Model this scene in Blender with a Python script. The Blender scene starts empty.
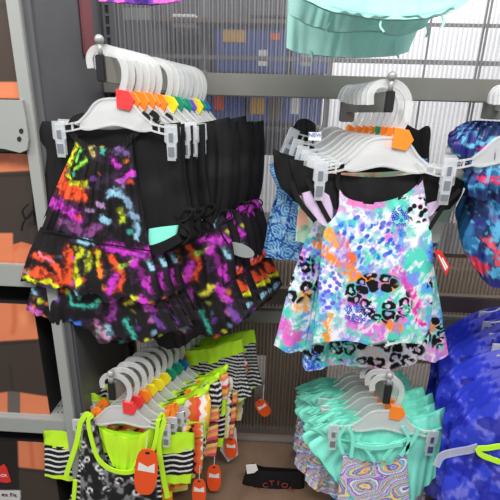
import bpy, bmesh, math, random
import numpy as np
from mathutils import Vector, Matrix
random.seed(5)
S = bpy.context.scene
C = S.collection
# ------------------------------------------------------------------ camera, world, light
F = 430.0
YAW, PITCH, ROLL = math.radians(2.5), math.radians(19), math.radians(1.5)
CAM = Vector((0, 0, 1.5))
fw = Vector((-math.sin(YAW)*math.cos(PITCH), math.cos(YAW)*math.cos(PITCH), -math.sin(PITCH)))
rt = Vector((math.cos(YAW), math.sin(YAW), 0)); up = rt.cross(fw)
rt, up = rt*math.cos(ROLL)+up*math.sin(ROLL), up*math.cos(ROLL)-rt*math.sin(ROLL)
cd = bpy.data.cameras.new('camera'); cam = bpy.data.objects.new('camera', cd); C.objects.link(cam)
cd.sensor_width = 36; cd.lens = 36*F/500; cd.clip_start = .02
m3 = Matrix((rt, up, -fw)).transposed()
cam.matrix_world = Matrix.Translation(CAM) @ m3.to_4x4()
S.camera = cam
W = bpy.data.worlds.new('world'); S.world = W; W.use_nodes = True
W.node_tree.nodes['Background'].inputs[0].default_value = (.93, .96, 1, 1)
W.node_tree.nodes['Background'].inputs[1].default_value = .42
def area(name, loc, tgt, sx, sy, power, col=(1, 1, 1)):
    l = bpy.data.lights.new(name, 'AREA'); l.shape = 'RECTANGLE'; l.size = sx; l.size_y = sy; l.energy = power; l.color = col
    o = bpy.data.objects.new(name, l); C.objects.link(o); o.location = loc
    o.rotation_euler = (Vector(tgt)-Vector(loc)).to_track_quat('-Z', 'Y').to_euler(); return o
area('ceiling_light_front', (.3, -.5, 3.3), (0, 1.1, 1.0), 2.4, .5, 84, (1, .98, .95))
area('ceiling_light_side', (-1.6, .1, 3.0), (0, 1.2, 1.0), .5, 1.6, 30, (1, .97, .94))
area('ceiling_light_far_aisle', (.9, 2.5, 3.2), (.7, 2.6, 1.2), 2.5, .5, 100, (1, .99, .97))
vs = S.view_settings; vs.view_transform = 'Standard'; vs.look = 'None'; vs.gamma = 1; vs.use_curve_mapping = False; vs.exposure = .1
# ------------------------------------------------------------------ helpers
def P(x, y, Y):
    d = fw*F + rt*(x-250) + up*(250-y)
    return CAM + d*(Y/d.y)
def lin(c): return tuple(((v/255)/12.92 if v/255 <= .04045 else ((v/255+.055)/1.055)**2.4) for v in c)
def mat(name, rgb, rough=.5, metal=0, alpha=1, bump=0, bscale=200, trans=0, var=0, emit=0, spec=.5, sheen=0):
    m = bpy.data.materials.new(name); m.use_nodes = True; N = m.node_tree; b = N.nodes['Principled BSDF']
    c = (*lin(rgb), 1); b.inputs['Base Color'].default_value = c
    b.inputs['Roughness'].default_value = rough; b.inputs['Metallic'].default_value = metal; b.inputs['Alpha'].default_value = alpha
    b.inputs['Specular IOR Level'].default_value = spec
    b.inputs['Sheen Weight'].default_value = sheen
    tc = N.nodes.new('ShaderNodeTexCoord')
    if var:
        n = N.nodes.new('ShaderNodeTexNoise'); n.inputs['Scale'].default_value = 14; n.inputs['Detail'].default_value = 5
        N.links.new(tc.outputs['Object'], n.inputs['Vector'])
        r = N.nodes.new('ShaderNodeMix'); r.data_type = 'RGBA'
        r.inputs[6].default_value = tuple(v*(1-var) for v in c[:3])+(1,); r.inputs[7].default_value = tuple(min(1, v*(1+var)) for v in c[:3])+(1,)
        N.links.new(n.outputs[0], r.inputs[0]); N.links.new(r.outputs[2], b.inputs['Base Color'])
    if bump:
        n = N.nodes.new('ShaderNodeTexNoise'); n.inputs['Scale'].default_value = bscale
        N.links.new(tc.outputs['Object'], n.inputs['Vector'])
        bp = N.nodes.new('ShaderNodeBump'); bp.inputs['Strength'].default_value = bump; bp.inputs['Distance'].default_value = .002
        N.links.new(n.outputs[0], bp.inputs['Height']); N.links.new(bp.outputs[0], b.inputs['Normal'])
    return m
def colmat(name, rough=.7, spec=.3, trans=0):
    m = mat(name, (255, 255, 255), rough, bump=.15, bscale=350, spec=spec, sheen=0)
    N = m.node_tree; a = N.nodes.new('ShaderNodeAttribute'); a.attribute_name = 'Col'
    N.links.new(a.outputs['Color'], N.nodes['Principled BSDF'].inputs['Base Color']); return m
M = dict(
    print=colmat('printed_fabric'), board=colmat('printed_card', .45, .5), satin=colmat('shiny_fabric', .38, .6),
    black=mat('black_fabric', (17, 17, 19), .75, bump=.2, bscale=300, spec=.3), mint=mat('mint_fabric', (138, 238, 216), .6, bump=.1, spec=.3),
    lining=mat('lining', (214, 190, 222), .7), plastic=mat('milky_plastic', (228, 230, 230), .2, alpha=.5),
    clear=mat('clear_plastic', (226, 230, 234), .15, alpha=.36), chrome=mat('chrome', (185, 190, 198), .25, metal=.9),
    steel=mat('brushed_grey_paint', (124, 123, 117), .42, metal=.15, var=.12), lgrey=mat('light_grey_paint', (150, 153, 150), .5, var=.05),
    dgrey=mat('dark_grey_panel', (86, 86, 89), .35, var=.1), dark=mat('dark_void', (24, 23, 24), .8), knob=mat('knob_grey', (165, 165, 162), .35, metal=.2),
    capb=mat('cap_black', (28, 28, 30), .4), fargrey=mat('far_grey', (92, 90, 96), .7), brown=mat('brown_shelf', (96, 82, 70), .5, var=.15), rail=mat('rail_grey', (120, 118, 118), .4, metal=.3),
    wood=mat('deck_brown', (112, 88, 70), .6, var=.3), floor=mat('floor_tile', (120, 112, 104), .3, var=.1), white=mat('white_wall', (226, 226, 228), .8),
    orange=mat('orange_card', (240, 84, 28), .4), red=mat('red_card', (214, 44, 42), .4), greycard=mat('grey_card', (160, 165, 165), .5),
    neon=mat('neon_fabric', (200, 250, 50), .6, bump=.1, spec=.3), bluebox=mat('blue_box', (40, 72, 150), .6, var=.2), gold=mat('gold_label', (212, 160, 60), .5),
    redreflect=mat('reflected_red', (118, 66, 70), .5), whitep=mat('white_card', (232, 232, 230), .5), ink=mat('blue_ink', (40, 90, 190), .5),
    redink=mat('dull_red_ink', (150, 60, 50), .6), blackink=mat('black_ink', (20, 20, 20), .6),
    y=mat('tag_yellow', (246, 226, 40), .4), g=mat('tag_green', (20, 140, 110), .4), p=mat('tag_purple', (110, 80, 200), .4), o=mat('tag_orange', (255, 140, 40), .4),
    r=mat('tag_red', (236, 60, 60), .4), b=mat('tag_blue', (30, 110, 170), .4))
def tag(o, label=None, cat=None, group=None, kind=None):
    if label: o['label'] = label
    if cat: o['category'] = cat
    if group: o['group'] = group
    if kind: o['kind'] = kind
    return o
def mesh_obj(name, verts, faces, m, parent=None, base=(0, 0, 0), smooth=True, cols=None):
    base = Vector(base)
    me = bpy.data.meshes.new(name)
    me.from_pydata([tuple(Vector(v)-base) for v in verts], [], faces)
    if smooth: me.polygons.foreach_set('use_smooth', [True]*len(me.polygons))
    if cols is not None:
        a = me.color_attributes.new('Col', 'FLOAT_COLOR', 'POINT')
        c = np.ones((len(verts), 4), np.float32); c[:, :3] = cols
        a.data.foreach_set('color', c.ravel())
    me.materials.append(m)
    o = bpy.data.objects.new(name, me); C.objects.link(o)
    if parent: o.parent = parent; o.location = base-parent_loc(parent)
    else: o.location = base
    return o
def parent_loc(p):
    l = Vector((0, 0, 0))
    while p: l += p.location; p = p.parent
    return l
def empty(name, loc):
    o = bpy.data.objects.new(name, None); C.objects.link(o); o.location = loc; o.empty_display_size = .02; return o
def bm_obj(name, bm, m, parent=None, base=(0, 0, 0), smooth=False):
    me = bpy.data.meshes.new(name); bmesh.ops.recalc_face_normals(bm, faces=bm.faces)
    bmesh.ops.translate(bm, verts=bm.verts, vec=-Vector(base)); bm.to_mesh(me); bm.free()
    if smooth: me.polygons.foreach_set('use_smooth', [True]*len(me.polygons))
    me.materials.append(m); o = bpy.data.objects.new(name, me); C.objects.link(o)
    if parent: o.parent = parent; o.location = Vector(base)-parent_loc(parent)
    else: o.location = base
    return o
def addbox(bm, a, b, bev=0):
    a = Vector(a); b = Vector(b)
    g = bmesh.ops.create_cube(bm, size=1, matrix=Matrix.Translation((a+b)/2) @ Matrix.Diagonal((*[abs(v) for v in (b-a)], 1)))
    if bev:
        es = list({e for v in g['verts'] for e in v.link_edges})
        bmesh.ops.bevel(bm, geom=es, offset=bev, segments=2, affect='EDGES')
def box(name, a, b, m, parent=None, bev=.001, base=None):
    bm = bmesh.new(); addbox(bm, a, b, bev)
    return bm_obj(name, bm, m, parent, base if base is not None else (parent_loc(parent) if parent else ((Vector(a)+Vector(b))/2)))
def smoothline(pts, n):
    pts = [np.array(p, float) for p in pts]
    if len(pts) == 2: return np.array([pts[0]+(pts[1]-pts[0])*t for t in np.linspace(0, 1, n)])
    q = [2*pts[0]-pts[1]]+pts+[2*pts[-1]-pts[-2]]; out = []
    for i in range(1, len(q)-2):
        for t in np.linspace(0, 1, 12, endpoint=False):
            a, b, c, d = q[i-1:i+3]
            out.append(.5*((2*b)+(-a+c)*t+(2*a-5*b+4*c-d)*t*t+(-a+3*b-3*c+d)*t**3))
    out.append(pts[-1]); out = np.array(out)
    L = np.concatenate([[0], np.cumsum(np.linalg.norm(np.diff(out, axis=0), axis=1))]); s = np.linspace(0, L[-1], n)
    return np.stack([np.interp(s, L, out[:, k]) for k in range(out.shape[1])], 1)
def rnd(ix, iy, seed):
    h = (ix.astype(np.int64)*374761393+iy.astype(np.int64)*668265263+seed*974711) & 0xffffffff
    h = ((h ^ (h >> 13))*1274126177) & 0xffffffff
    return ((h ^ (h >> 16)) & 0xffff)/65535.
def vn(x, y, s, seed=0):
    x = x/s; y = y/s; ix = np.floor(x); iy = np.floor(y); fx = x-ix; fy = y-iy; fx = fx*fx*(3-2*fx); fy = fy*fy*(3-2*fy)
    a = rnd(ix, iy, seed); b = rnd(ix+1, iy, seed); c = rnd(ix, iy+1, seed); d = rnd(ix+1, iy+1, seed)
    return (a*(1-fx)+b*fx)*(1-fy)+(c*(1-fx)+d*fx)*fy
def fbm(x, y, s, seed=0): return .55*vn(x, y, s, seed)+.28*vn(x, y, s/2, seed+7)+.17*vn(x, y, s/4, seed+13)
def cells(x, y, s, seed=0):
    x = x/s; y = y/s; ix = np.floor(x); iy = np.floor(y)
    f1 = np.full(x.shape, 9.); f2 = f1.copy(); idd = np.zeros(x.shape)
    for dx in (-1, 0, 1):
        for dy in (-1, 0, 1):
            cx = ix+dx; cy = iy+dy; px = cx+rnd(cx, cy, seed); py = cy+rnd(cx, cy, seed+3)
            d = np.hypot(px-x, py-y); cid = rnd(cx, cy, seed+5)
            new = d < f1; f2 = np.where(new, f1, np.minimum(f2, d)); idd = np.where(new, cid, idd); f1 = np.where(new, d, f1)
    return f1, f2, idd
def ss(a, b, x): t = np.clip((x-a)/(b-a+1e-9), 0, 1); return t*t*(3-2*t)
def mixc(base, col, a): return base*(1-a[..., None])+np.array(lin(col))*a[..., None]
def full(x, c): return np.ones(x.shape+(3,))*np.array(lin(c))
def dseg(x, y, pts):
    d = np.full(x.shape, 1e9)
    for (ax, ay), (bx, by) in zip(pts[:-1], pts[1:]):
        ex, ey = bx-ax, by-ay; t = np.clip(((x-ax)*ex+(y-ay)*ey)/(ex*ex+ey*ey+1e-9), 0, 1)
        d = np.minimum(d, np.hypot(x-ax-t*ex, y-ay-t*ey))
    return d
def strokes(c, x, y, L, rag=3., seed=1, soft=1.5, wk=1.05, halo=.5):
    wx = x+(fbm(x, y, 7, seed)-.5)*rag*2; wy = y+(fbm(x, y, 7, seed+50)-.5)*rag*2
    for i, (pts, w, col) in enumerate(L):
        if len(pts) == 1: pts = [pts[0], (pts[0][0]+.1, pts[0][1])]
        d = dseg(wx, wy, pts)/(w*wk) + (fbm(x, y, 5, seed+90+i)-.5)*soft + (vn(x, y, 1.8, seed+i)-.5)*.35*soft
        h = halo*(1-ss(.9, 2.1, d)); c = c*(1-h[..., None])+np.array(lin(col))*.35*h[..., None]
        a = 1-ss(.45, 1.3, d); tone = .72+.5*fbm(x, y, 6, seed+30+i)
        c = c*(1-a[..., None])+np.clip(np.array(lin(col))*tone[..., None], 0, 1)*a[..., None]
    return c
# cloth: Coons patch between four outline curves (px on the plane Y), a closed hollow tube of fabric with folds
def coons(top, right, bot, left, U, V):
    n = 60; T, R_, B, L = [smoothline(c, n) for c in (top, right, bot, left)]
    s = np.linspace(0, 1, n)
    def ev(cur, t): return np.stack([np.interp(t, s, cur[:, 0]), np.interp(t, s, cur[:, 1])], -1)
    t, b, l, r = ev(T, U), ev(B, U), ev(L, V), ev(R_, V); u = U[..., None]; v = V[..., None]
    return (1-v)*t+v*b+(1-u)*l+u*r-((1-u)*(1-v)*T[0]+u*(1-v)*T[-1]+(1-u)*v*B[0]+u*v*B[-1])
def cloth(name, top, right, bot, left, Y, colf=None, m=None, parent=None, base=None, nu=60, nv=60, thick=.008, folds=(.004, 14, 0), seed=0, gather=1., rough_edge=0, smoothc=True):
    nb = max(8, nu//4)
    us = np.concatenate([np.linspace(0, 1, nu), np.linspace(1, 0, nb+2)[1:-1]]); side = np.concatenate([np.ones(nu), -np.ones(nb)])
    n = len(us); U, V = np.meshgrid(us, np.linspace(0, 1, nv)); SD = np.tile(side, (nv, 1))
    p = coons(top, right, bot, left, U, V); px, py = p[..., 0], p[..., 1]
    amp, fr, ph = folds
    wob = (vn(U*6, V*1.5, 1, seed)-.5)*3
    fold = amp*(np.sin(U*fr*6.283+ph+wob+V*.8)+.5*np.sin(U*fr*2.7*6.283+ph*2+wob*2))*(V**gather)
    fold += amp*1.2*(vn(px, py, 22, seed+9)-.5)*2
    dep = np.where(SD > 0, -thick*np.sin(np.pi*U)**.5, thick*.6*np.sin(np.pi*U)**.5)+fold
    V3 = np.array([[(rt*(a-250)+up*(250-b)+fw*F) for a, b in zip(r1, r2)] for r1, r2 in zip(px, py)])
    pts = np.array(CAM)+V3*(Y/V3[..., 1])[..., None]
    pts[..., 1] += dep
    faces = []
    for j in range(nv-1):
        for i in range(n):
            k = (i+1) % n; faces.append((j*n+i, (j+1)*n+i, (j+1)*n+k, j*n+k))
    cols = None
    if colf is not None: cols = colf(px, py).reshape(-1, 3)
    if base is None: base = parent_loc(parent) if parent else P(px.mean(), py.min(), Y)
    return mesh_obj(name, pts.reshape(-1, 3), faces, m or M['print'], parent, base, True, cols)
def ribbon(name, pts, w, Y, m, parent=None, base=None, th=.0016, colf=None, n=40, dy=0):
    """flat strap: pts (px,py[,dY]); w in px"""
    pts = [(p[0], p[1], p[2] if len(p) > 2 else 0) for p in pts]
    c = smoothline(pts, n); t = np.gradient(c[:, :2], axis=0); t /= np.linalg.norm(t, axis=1)[:, None]+1e-9
    nr = np.stack([-t[:, 1], t[:, 0]], 1)*w/2
    vs_, fs, cc = [], [], []
    for i in range(n):
        for sx, sy in ((-1, -1), (1, -1), (1, 1), (-1, 1)):
            q = c[i, :2]+nr[i]*sx; v = P(q[0], q[1], Y+c[i, 2]); v.y += sy*th; vs_.append(v); cc.append(q)
    for i in range(n-1):
        for k in range(4): fs.append((i*4+k, i*4+(k+1) % 4, i*4+4+(k+1) % 4, i*4+4+k))
    fs += [(3, 2, 1, 0), (n*4-4, n*4-3, n*4-2, n*4-1)]
    cols = None
    if colf is not None: cc = np.array(cc); cols = colf(cc[:, 0], cc[:, 1])
    if base is None: base = parent_loc(parent) if parent else vs_[0]
    return mesh_obj(name, vs_, fs, m, parent, base, False, cols)
def plate(name, outline, Y, m, parent=None, base=None, th=.003, colf=None, bev=.0006, world=False):
    """extruded px outline"""
    bm = bmesh.new()
    v = [bm.verts.new(Vector(p) if world else P(p[0], p[1], Y)) for p in outline]; f = bm.faces.new(v)
    r = bmesh.ops.extrude_face_region(bm, geom=[f]); bmesh.ops.translate(bm, verts=[g for g in r['geom'] if isinstance(g, bmesh.types.BMVert)], vec=(0, th, 0))
    if bev: bmesh.ops.bevel(bm, geom=list(bm.edges), offset=bev, segments=1, affect='EDGES')
    if base is None: base = parent_loc(parent) if parent else P(outline[0][0], outline[0][1], Y)
    return bm_obj(name, bm, m, parent, base)
def text(name, s, pos, size, m, parent, spin=0, ext=.0004):
    cu = bpy.data.curves.new(name, 'FONT'); cu.body = s; cu.size = size; cu.extrude = ext; cu.align_x = 'CENTER'; cu.align_y = 'CENTER'
    t = bpy.data.objects.new(name, cu); dg = bpy.context.evaluated_depsgraph_get()
    me = bpy.data.meshes.new_from_object(t); me.materials.clear(); me.materials.append(m)
    bpy.data.objects.remove(t); o = bpy.data.objects.new(name, me); C.objects.link(o)
    if parent: o.parent = parent
    o.location = Vector(pos)-(parent_loc(parent) if parent else Vector()); o.rotation_euler = (math.pi/2, spin, 0); return o
def dup(o, parent=None):
    c = o.copy(); C.objects.link(c)
    if parent: c.parent = parent
    for ch in list(o.children): dup(ch, c)
    return c
ORD = ['frontmost', 'second', 'third', 'fourth', 'fifth', 'sixth', 'seventh', 'eighth', 'ninth', 'tenth', 'eleventh', 'twelfth', 'thirteenth', 'fourteenth', 'fifteenth', 'sixteenth']
def nth(i): return ORD[i] if i == 0 else ORD[i]+' from front'
# ------------------------------------------------------------------ setting
YW = 1.50
ZF, ZT = 0.0, 2.35
XL = P(105, 40, YW).x
def struct(o): return tag(o, kind='structure')
struct(box('floor', (-2.2, -1.5, -.05), (2.6, 4.2, 0), M['floor']))
struct(box('wall_back', (-2.2, 3.6, 0), (2.6, 3.7, 2.9), M['white']))
# corrugated see-through panels behind the racks
pm = bpy.data.materials.new('ribbed_clear_panel'); pm.use_nodes = True; N = pm.node_tree; N.nodes.clear()
out = N.nodes.new('ShaderNodeOutputMaterial'); mx = N.nodes.new('ShaderNodeMixShader'); tr = N.nodes.new('ShaderNodeBsdfTransparent'); pb = N.nodes.new('ShaderNodeBsdfPrincipled')
mx2 = N.nodes.new('ShaderNodeMixShader'); tl = N.nodes.new('ShaderNodeBsdfTranslucent'); tl.inputs[0].default_value = (.62, .62, .64, 1)
tr.inputs[0].default_value = (.9, .9, .92, 1); pb.inputs['Base Color'].default_value = (.17, .17, .175, 1); pb.inputs['Roughness'].default_value = .35
tcn = N.nodes.new('ShaderNodeTexCoord'); wv = N.nodes.new('ShaderNodeTexWave'); wv.wave_type = 'BANDS'; wv.bands_direction = 'X'; wv.inputs['Scale'].default_value = 22
N.links.new(tcn.outputs['Object'], wv.inputs['Vector'])
mr = N.nodes.new('ShaderNodeMapRange'); mr.inputs[3].default_value = .28; mr.inputs[4].default_value = .66; N.links.new(wv.outputs['Fac'], mr.inputs[0])
N.links.new(mr.outputs[0], mx.inputs[0]); N.links.new(tr.outputs[0], mx.inputs[1]); N.links.new(mx2.outputs[0], mx.inputs[2])
mx2.inputs[0].default_value = .45; N.links.new(pb.outputs[0], mx2.inputs[1]); N.links.new(tl.outputs[0], mx2.inputs[2]); N.links.new(mx.outputs[0], out.inputs[0])
pm2 = pm.copy(); pm2.name = 'ribbed_panel_reflection_tint'  # lower panel copy: warm reflection painted into its colours as a brown tint
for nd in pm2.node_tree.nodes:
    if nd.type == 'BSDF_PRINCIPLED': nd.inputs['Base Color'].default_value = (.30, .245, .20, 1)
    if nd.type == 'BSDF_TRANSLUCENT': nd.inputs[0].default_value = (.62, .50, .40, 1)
def ribpanel(name, x0, x1, z0, z1, pm=pm):
    step = .0022; n = int((x1-x0)/step); vs_, fs = [], []
    for i in range(n+1):
        x = x0+i*step; y = YW+.0014*math.sin(i*1.57)
        vs_ += [(x, y, z0), (x, y, z1)]
    for i in range(n): fs.append((2*i, 2*i+2, 2*i+3, 2*i+1))
    return struct(mesh_obj(name, vs_, fs, pm, None, (x0, YW, z0), False))
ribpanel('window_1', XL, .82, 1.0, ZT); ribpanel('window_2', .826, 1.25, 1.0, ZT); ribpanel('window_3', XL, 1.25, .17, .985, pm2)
# steel grid rails on the panel
def rail(z, xa, xb, y=YW+.02, w=.006, d=.006, m='rail', label='', cat='rail', name='shelf_rail'):
    return tag(box(name, (xa, y-d, z-w), (xb, y+d, z+w), M[m], bev=.0015), label, cat)
zz = lambda px, py, Y: P(px, py, Y).z
xx = lambda px, py, Y: P(px, py, Y).x
cbY = 1.455
cb = empty('crossbar', (xx(300, 87, cbY), cbY, zz(300, 87, cbY)))
tag(cb, 'long grey steel crossbar behind the upper hangers', 'bar')
box('bar', (xx(104, 80, cbY), cbY-.012, zz(300, 98, cbY)), (1.3, cbY+.02, zz(300, 75, cbY)), M['steel'], cb, .003)
box('end_sleeve', (xx(180, 80, cbY), cbY-.016, zz(300, 99, cbY)), (xx(203, 80, cbY), cbY+.021, zz(300, 74, cbY)), M['steel'], cb, .002)
cb2 = empty('crossbar', (0, cbY, .9)); tag(cb2, 'lower dark crossbar behind the lower racks', 'bar')
box('bar', (XL, cbY-.012, zz(470, 312, cbY)), (1.3, cbY+.02, zz(470, 296, cbY)), M['brown'], cb2, .003)
cb3 = tag(box('ledge_strip', (XL, cbY-.02, zz(470, 330, cbY)), (1.3, cbY+.02, zz(470, 318, cbY)), M['steel'], bev=.002), 'pale grey ledge strip just under the lower dark crossbar', 'strip')
# slotted uprights
def upright(px, label):
    x = xx(px, 40, 1.47); r = empty('slotted_upright', (x, 1.47, .15)); tag(r, label, 'upright')
    bm = bmesh.new(); z = .15; w = .013
    addbox(bm, (x-w, 1.472, .15), (x+w, 1.49, ZT)); 
    addbox(bm, (x-w, 1.468, .15), (x-w*.45, 1.472, ZT)); addbox(bm, (x+w*.45, 1.468, .15), (x+w, 1.472, ZT))
    while z < ZT: addbox(bm, (x-w*.5, 1.468, z), (x+w*.5, 1.472, z+.008)); z += .03
    bm_obj('channel', bm, M['dgrey'], r, r.location)
    bm = bmesh.new(); addbox(bm, (x-w*.45, 1.4712, .16), (x+w*.45, 1.4718, ZT-.01)); bm_obj('slot_backing', bm, M['dark'], r, r.location)
upright(109, 'slotted dark steel upright beside the left side panel')
# rails seen through / on the panels
rail(zz(440, 25, 1.53), xx(330, 22, 1.53), 1.3, 1.53, .005, label='upper thin grey rail behind the clear panel at right')
rail(zz(440, 62.5, 1.56), xx(150, 40, 1.56), 1.3, 1.56, .007, label='thicker grey rail behind the clear panel just above the crossbar')
for i, (px, py, where) in enumerate(((485, 20, 'far right'), (421, 90, 'beside the right peg'), (474, 100, 'below the crossbar at right'))):
    x = xx(px, py, 1.54); tag(box('grid_wire', (x-.003, 1.535, 1.05), (x+.003, 1.541, ZT), M['rail'], bev=.001), 'thin vertical grey wire seen through the panel, '+where, 'wire')
# far shelves behind the clear panels
far = 1.72
for zc, nm in ((zz(240, 76, far), 'under the blue crates'), (zz(240, 22, far), 'above the blue crates'), (zz(240, 128, far), 'lowest of three')):
    tag(box('far_shelf', (-.45, far-.03, zc-.008), (.22, far+.35, zc+.008), M['brown'], bev=.002), 'blurry shelf edge seen through the clear panel, '+nm, 'shelf')
def farbox(x0, y0, x1, y1, m, label, nm='carton', cat='box', Y=far, lab=None):
    a = P(x0, y1, Y); b = P(x1, y0, Y); r = empty(nm, ((a.x+b.x)/2, Y, a.z)); tag(r, label, cat)
    box('body', (a.x, Y, a.z), (b.x, Y+.18, b.z), M[m], r, .004)
    if lab:
        for (lx0, ly0, lx1, ly1, lm) in lab:
            a = P(lx0, ly1, Y-.002); b = P(lx1, ly0, Y-.002); box('printed_label', (a.x, Y-.003, a.z), (b.x, Y+.001, b.z), M[lm], r, .0005)
farbox(215, 28, 288, 72, 'bluebox', 'wide blue carton with a gold label behind the clear panel', lab=[(223, 30, 246, 42, 'gold'), (258, 50, 268, 66, 'whitep'), (270, 33, 280, 40, 'orange')])
farbox(292, 32, 330, 74, 'bluebox', 'narrow blue carton next to the gold-labelled one, behind the panel', lab=[(300, 50, 312, 66, 'greycard')])
farbox(208, 98, 244, 122, 'bluebox', 'blue carton with an orange label, left one under the crossbar', lab=[(214, 96, 224, 110, 'orange')])
farbox(248, 98, 322, 122, 'bluebox', 'blue carton with yellow prints under the crossbar', lab=[(250, 98, 265, 114, 'gold'), (268, 98, 282, 120, 'brown'), (290, 98, 300, 114, 'whitep')])
farbox(118, -10, 164, 58, 'dgrey', 'dark grey carton behind the panel left of the pale tube', lab=[(124, 8, 150, 20, 'lgrey')])
farbox(172, 14, 196, 27, 'whitep', 'small pale box on the far shelf at upper left')
farbox(250, -30, 330, 16, 'dgrey', 'dark carton on the top far shelf')
farbox(165, 100, 204, 125, 'dgrey', 'dark carton behind the hanger arms')
farbox(100, -60, 335, 150, 'fargrey', 'large grey backing behind the blue cartons', 'back_board', 'board', Y=1.95)
for px in (205, 330): 
    x = xx(px, 60, 1.8); tag(box('far_post', (x-.01, 1.79, 0), (x+.01, 1.81, ZT), M['rail'], bev=.001), 'grey post of the far shelf seen through the panel, '+('left one' if px == 205 else 'right one'), 'post')
tag(box('far_shelf', (-.45, 1.69, zz(300, 262, 1.7)-.012), (1.2, 2.09, zz(300, 262, 1.7)-.001), M['brown'], bev=.002), 'brown far shelf at mid height behind the panels', 'shelf')
# lower far stuff (brown)
farbox(190, 340, 255, 452, 'brown', 'tall brown carton seen low through the panel')
farbox(262, 345, 330, 452, 'wood', 'warm brown carton seen low behind the ribbed panel', lab=[(270, 370, 300, 385, 'brown')])
farbox(250, 225, 335, 262, 'brown', 'brown carton at mid height behind the ribbed panel')
farbox(340, 225, 500, 262, 'brown', 'broad brown carton at right behind the ribbed panel')
tag(box('back_board', (-.5, 2.1, .15), (1.4, 2.13, .93), M['brown'], bev=.002), 'brown backing board of the far shelf, low behind the panels', 'board')
# base deck
dk = empty('base_deck', (.2, 1.3, 0)); tag(dk, 'brown wood-grained base deck at the foot of the panels', 'deck')
box('deck_top', (XL, 1.0, .10), (1.3, 1.52, .13), M['wood'], dk, .003); box('kick_plate', (XL, 1.03, 0), (1.3, 1.06, .10), M['dark'], dk, .002)
box('back_strip', (XL, 1.47, .13), (1.3, 1.495, zz(280, 438, 1.49)), M['steel'], dk, .002)
# black item on the deck with arched red lettering
yb = 1.25
bx = empty('folded_shirt', P(270, 495, yb)); tag(bx, 'black folded shirt with red arched ACTION lettering on the base deck', 'shirt')
cloth('fabric', [(247, 466), (256, 463), (262, 468), (304, 470)], [(304, 470), (304, 490), (302, 512)], [(236, 506), (270, 514), (302, 514)], [(247, 466), (242, 484), (236, 506)], yb, None, M['black'], bx, nu=30, nv=20, thick=.012, folds=(.002, 3, 0))
plate('hang_tag', [(246, 465), (256, 464), (258, 470), (254, 473), (247, 474)], yb-.018, M['whitep'], bx, th=.001, bev=0)
for i, ch in enumerate('ACTION'):
    a = (i-2.5)/2.5; q = P(275+a*16, 483+a*a*7, yb-.019); text('letter', ch, q, .032, M['redink'], bx, a*.5)
# ------------------------------------------------------------------ left fixture with underwear boxes
YF = 1.07
sx = xx(40, 40, YF)
fx = XL
sp = plate('side_panel', [], 0, M['dgrey']) if False else None
bm = bmesh.new(); addbox(bm, (fx-.004, YF, .12), (fx+.002, YW+.01, ZT), .001)
o = bm_obj('side_panel', bm, M['dgrey'], None, (fx, 1.3, .12)); tag(o, 'tall dark grey side panel of the left shelf unit', 'panel')
cx = xx(23, 0, YF)
po = empty('corner_post', (fx-.02, YF, 0)); tag(po, 'light grey corner post of the left shelf unit', 'post')
x23, x10 = xx(23.5, 0, YF), xx(10, 0, YF)
bm = bmesh.new(); addbox(bm, (x10, YF-.02, 0), (x23, YF+.012, ZT), .002); bm_obj('post_face', bm, M['lgrey'], po, po.location)
bm = bmesh.new(); addbox(bm, (x23+.0005, YF-.008, 0), (fx-.003, YF+.016, ZT), .001); bm_obj('post_side', bm, M['dgrey'], po, po.location)
plate('smudged_reflection', [(80, 8), (92, 2), (95, 50), (86, 60), (82, 30)], 1.40, M['redreflect'], None, th=.006) if False else None
rc = P(87, 28, 1.36)
# dull red reflection in the side panel, modelled as a thin coloured slab
rp = empty('red_reflection', (fx+.008, 1.36, rc.z)); tag(rp, 'dull red reflection in the left side panel, modelled as a thin slab', 'reflected_smudge')
box('body', (fx+.003, 1.31, rc.z-.08), (fx+.010, 1.39, rc.z+.10), M['redreflect'], rp, .005)
XS = -1.35
def lshelf(ytop, yfb, label, Yf=YF-.005, thick_label=None):
    zt = zz(10, ytop, Yf); zb = zz(10, yfb, Yf); r = empty('shelf', (x10-.2, Yf, zb)); tag(r, label, 'shelf')
    box('front_lip', (XS, Yf-.004, zb), (x10+.012, Yf+.01, zt), M['lgrey'], r, .002)
    box('shelf_board', (XS, Yf+.01, zt-.012), (x10+.012, YW-.02, zt-.002), M['lgrey'], r, .001)
    return r, zt, zb
sA = empty('shelf_bracket', P(12, 150, YF-.03)); tag(sA, 'light grey bracket plate with two holes, under the top underwear box', 'bracket')
plate('plate', [(-30, 99), (22, 100), (26, 120), (28.5, 140), (27, 150), (20, 153), (4, 149), (-30, 146)], YF-.03, M['lgrey'], sA, th=.02)
for (hx, hy) in ((21, 131), (19, 139)):
    plate('hole', [(hx+2.1*math.cos(t), hy+2.6*math.sin(t)) for t in np.linspace(0, 6.283, 12, endpoint=False)], YF-.0315, M['dark'], sA, th=.001, bev=0)
lshelf(264, 286, 'light grey shelf at mid height on the left unit')
sC, zt, zb = lshelf(417, 431, 'light grey shelf at the bottom left with a perforated corner')
bm = bmesh.new()
for i in range(5):
    for j in range(3):
        q = P(53+i*4+j*1.2, 408+j*5, YF+.05-j*.02); bmesh.ops.create_cone(bm, cap_ends=True, segments=8, radius1=.0028, radius2=.0028, depth=.001, matrix=Matrix.Translation((q.x, YF+.03+.03*(2-j), zt-.0016)))
bm_obj('perforations', bm, M['dark'], sC, sC.location)
box('perforated_corner', (x10+.012, YF+.01, zt-.008), (fx-.004, YF+.15, zt-.002), M['lgrey'], sC, .001)
tag(box('unit_back', (XS, YW-.01, .1), (fx-.004, YW+.01, ZT), M['dark'], bev=.001), 'black back of the left shelf unit', 'panel')
SK = (214, 124, 84); SKd = (170, 84, 48); BR = (58, 48, 42); BRD = (44, 36, 32)
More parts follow.
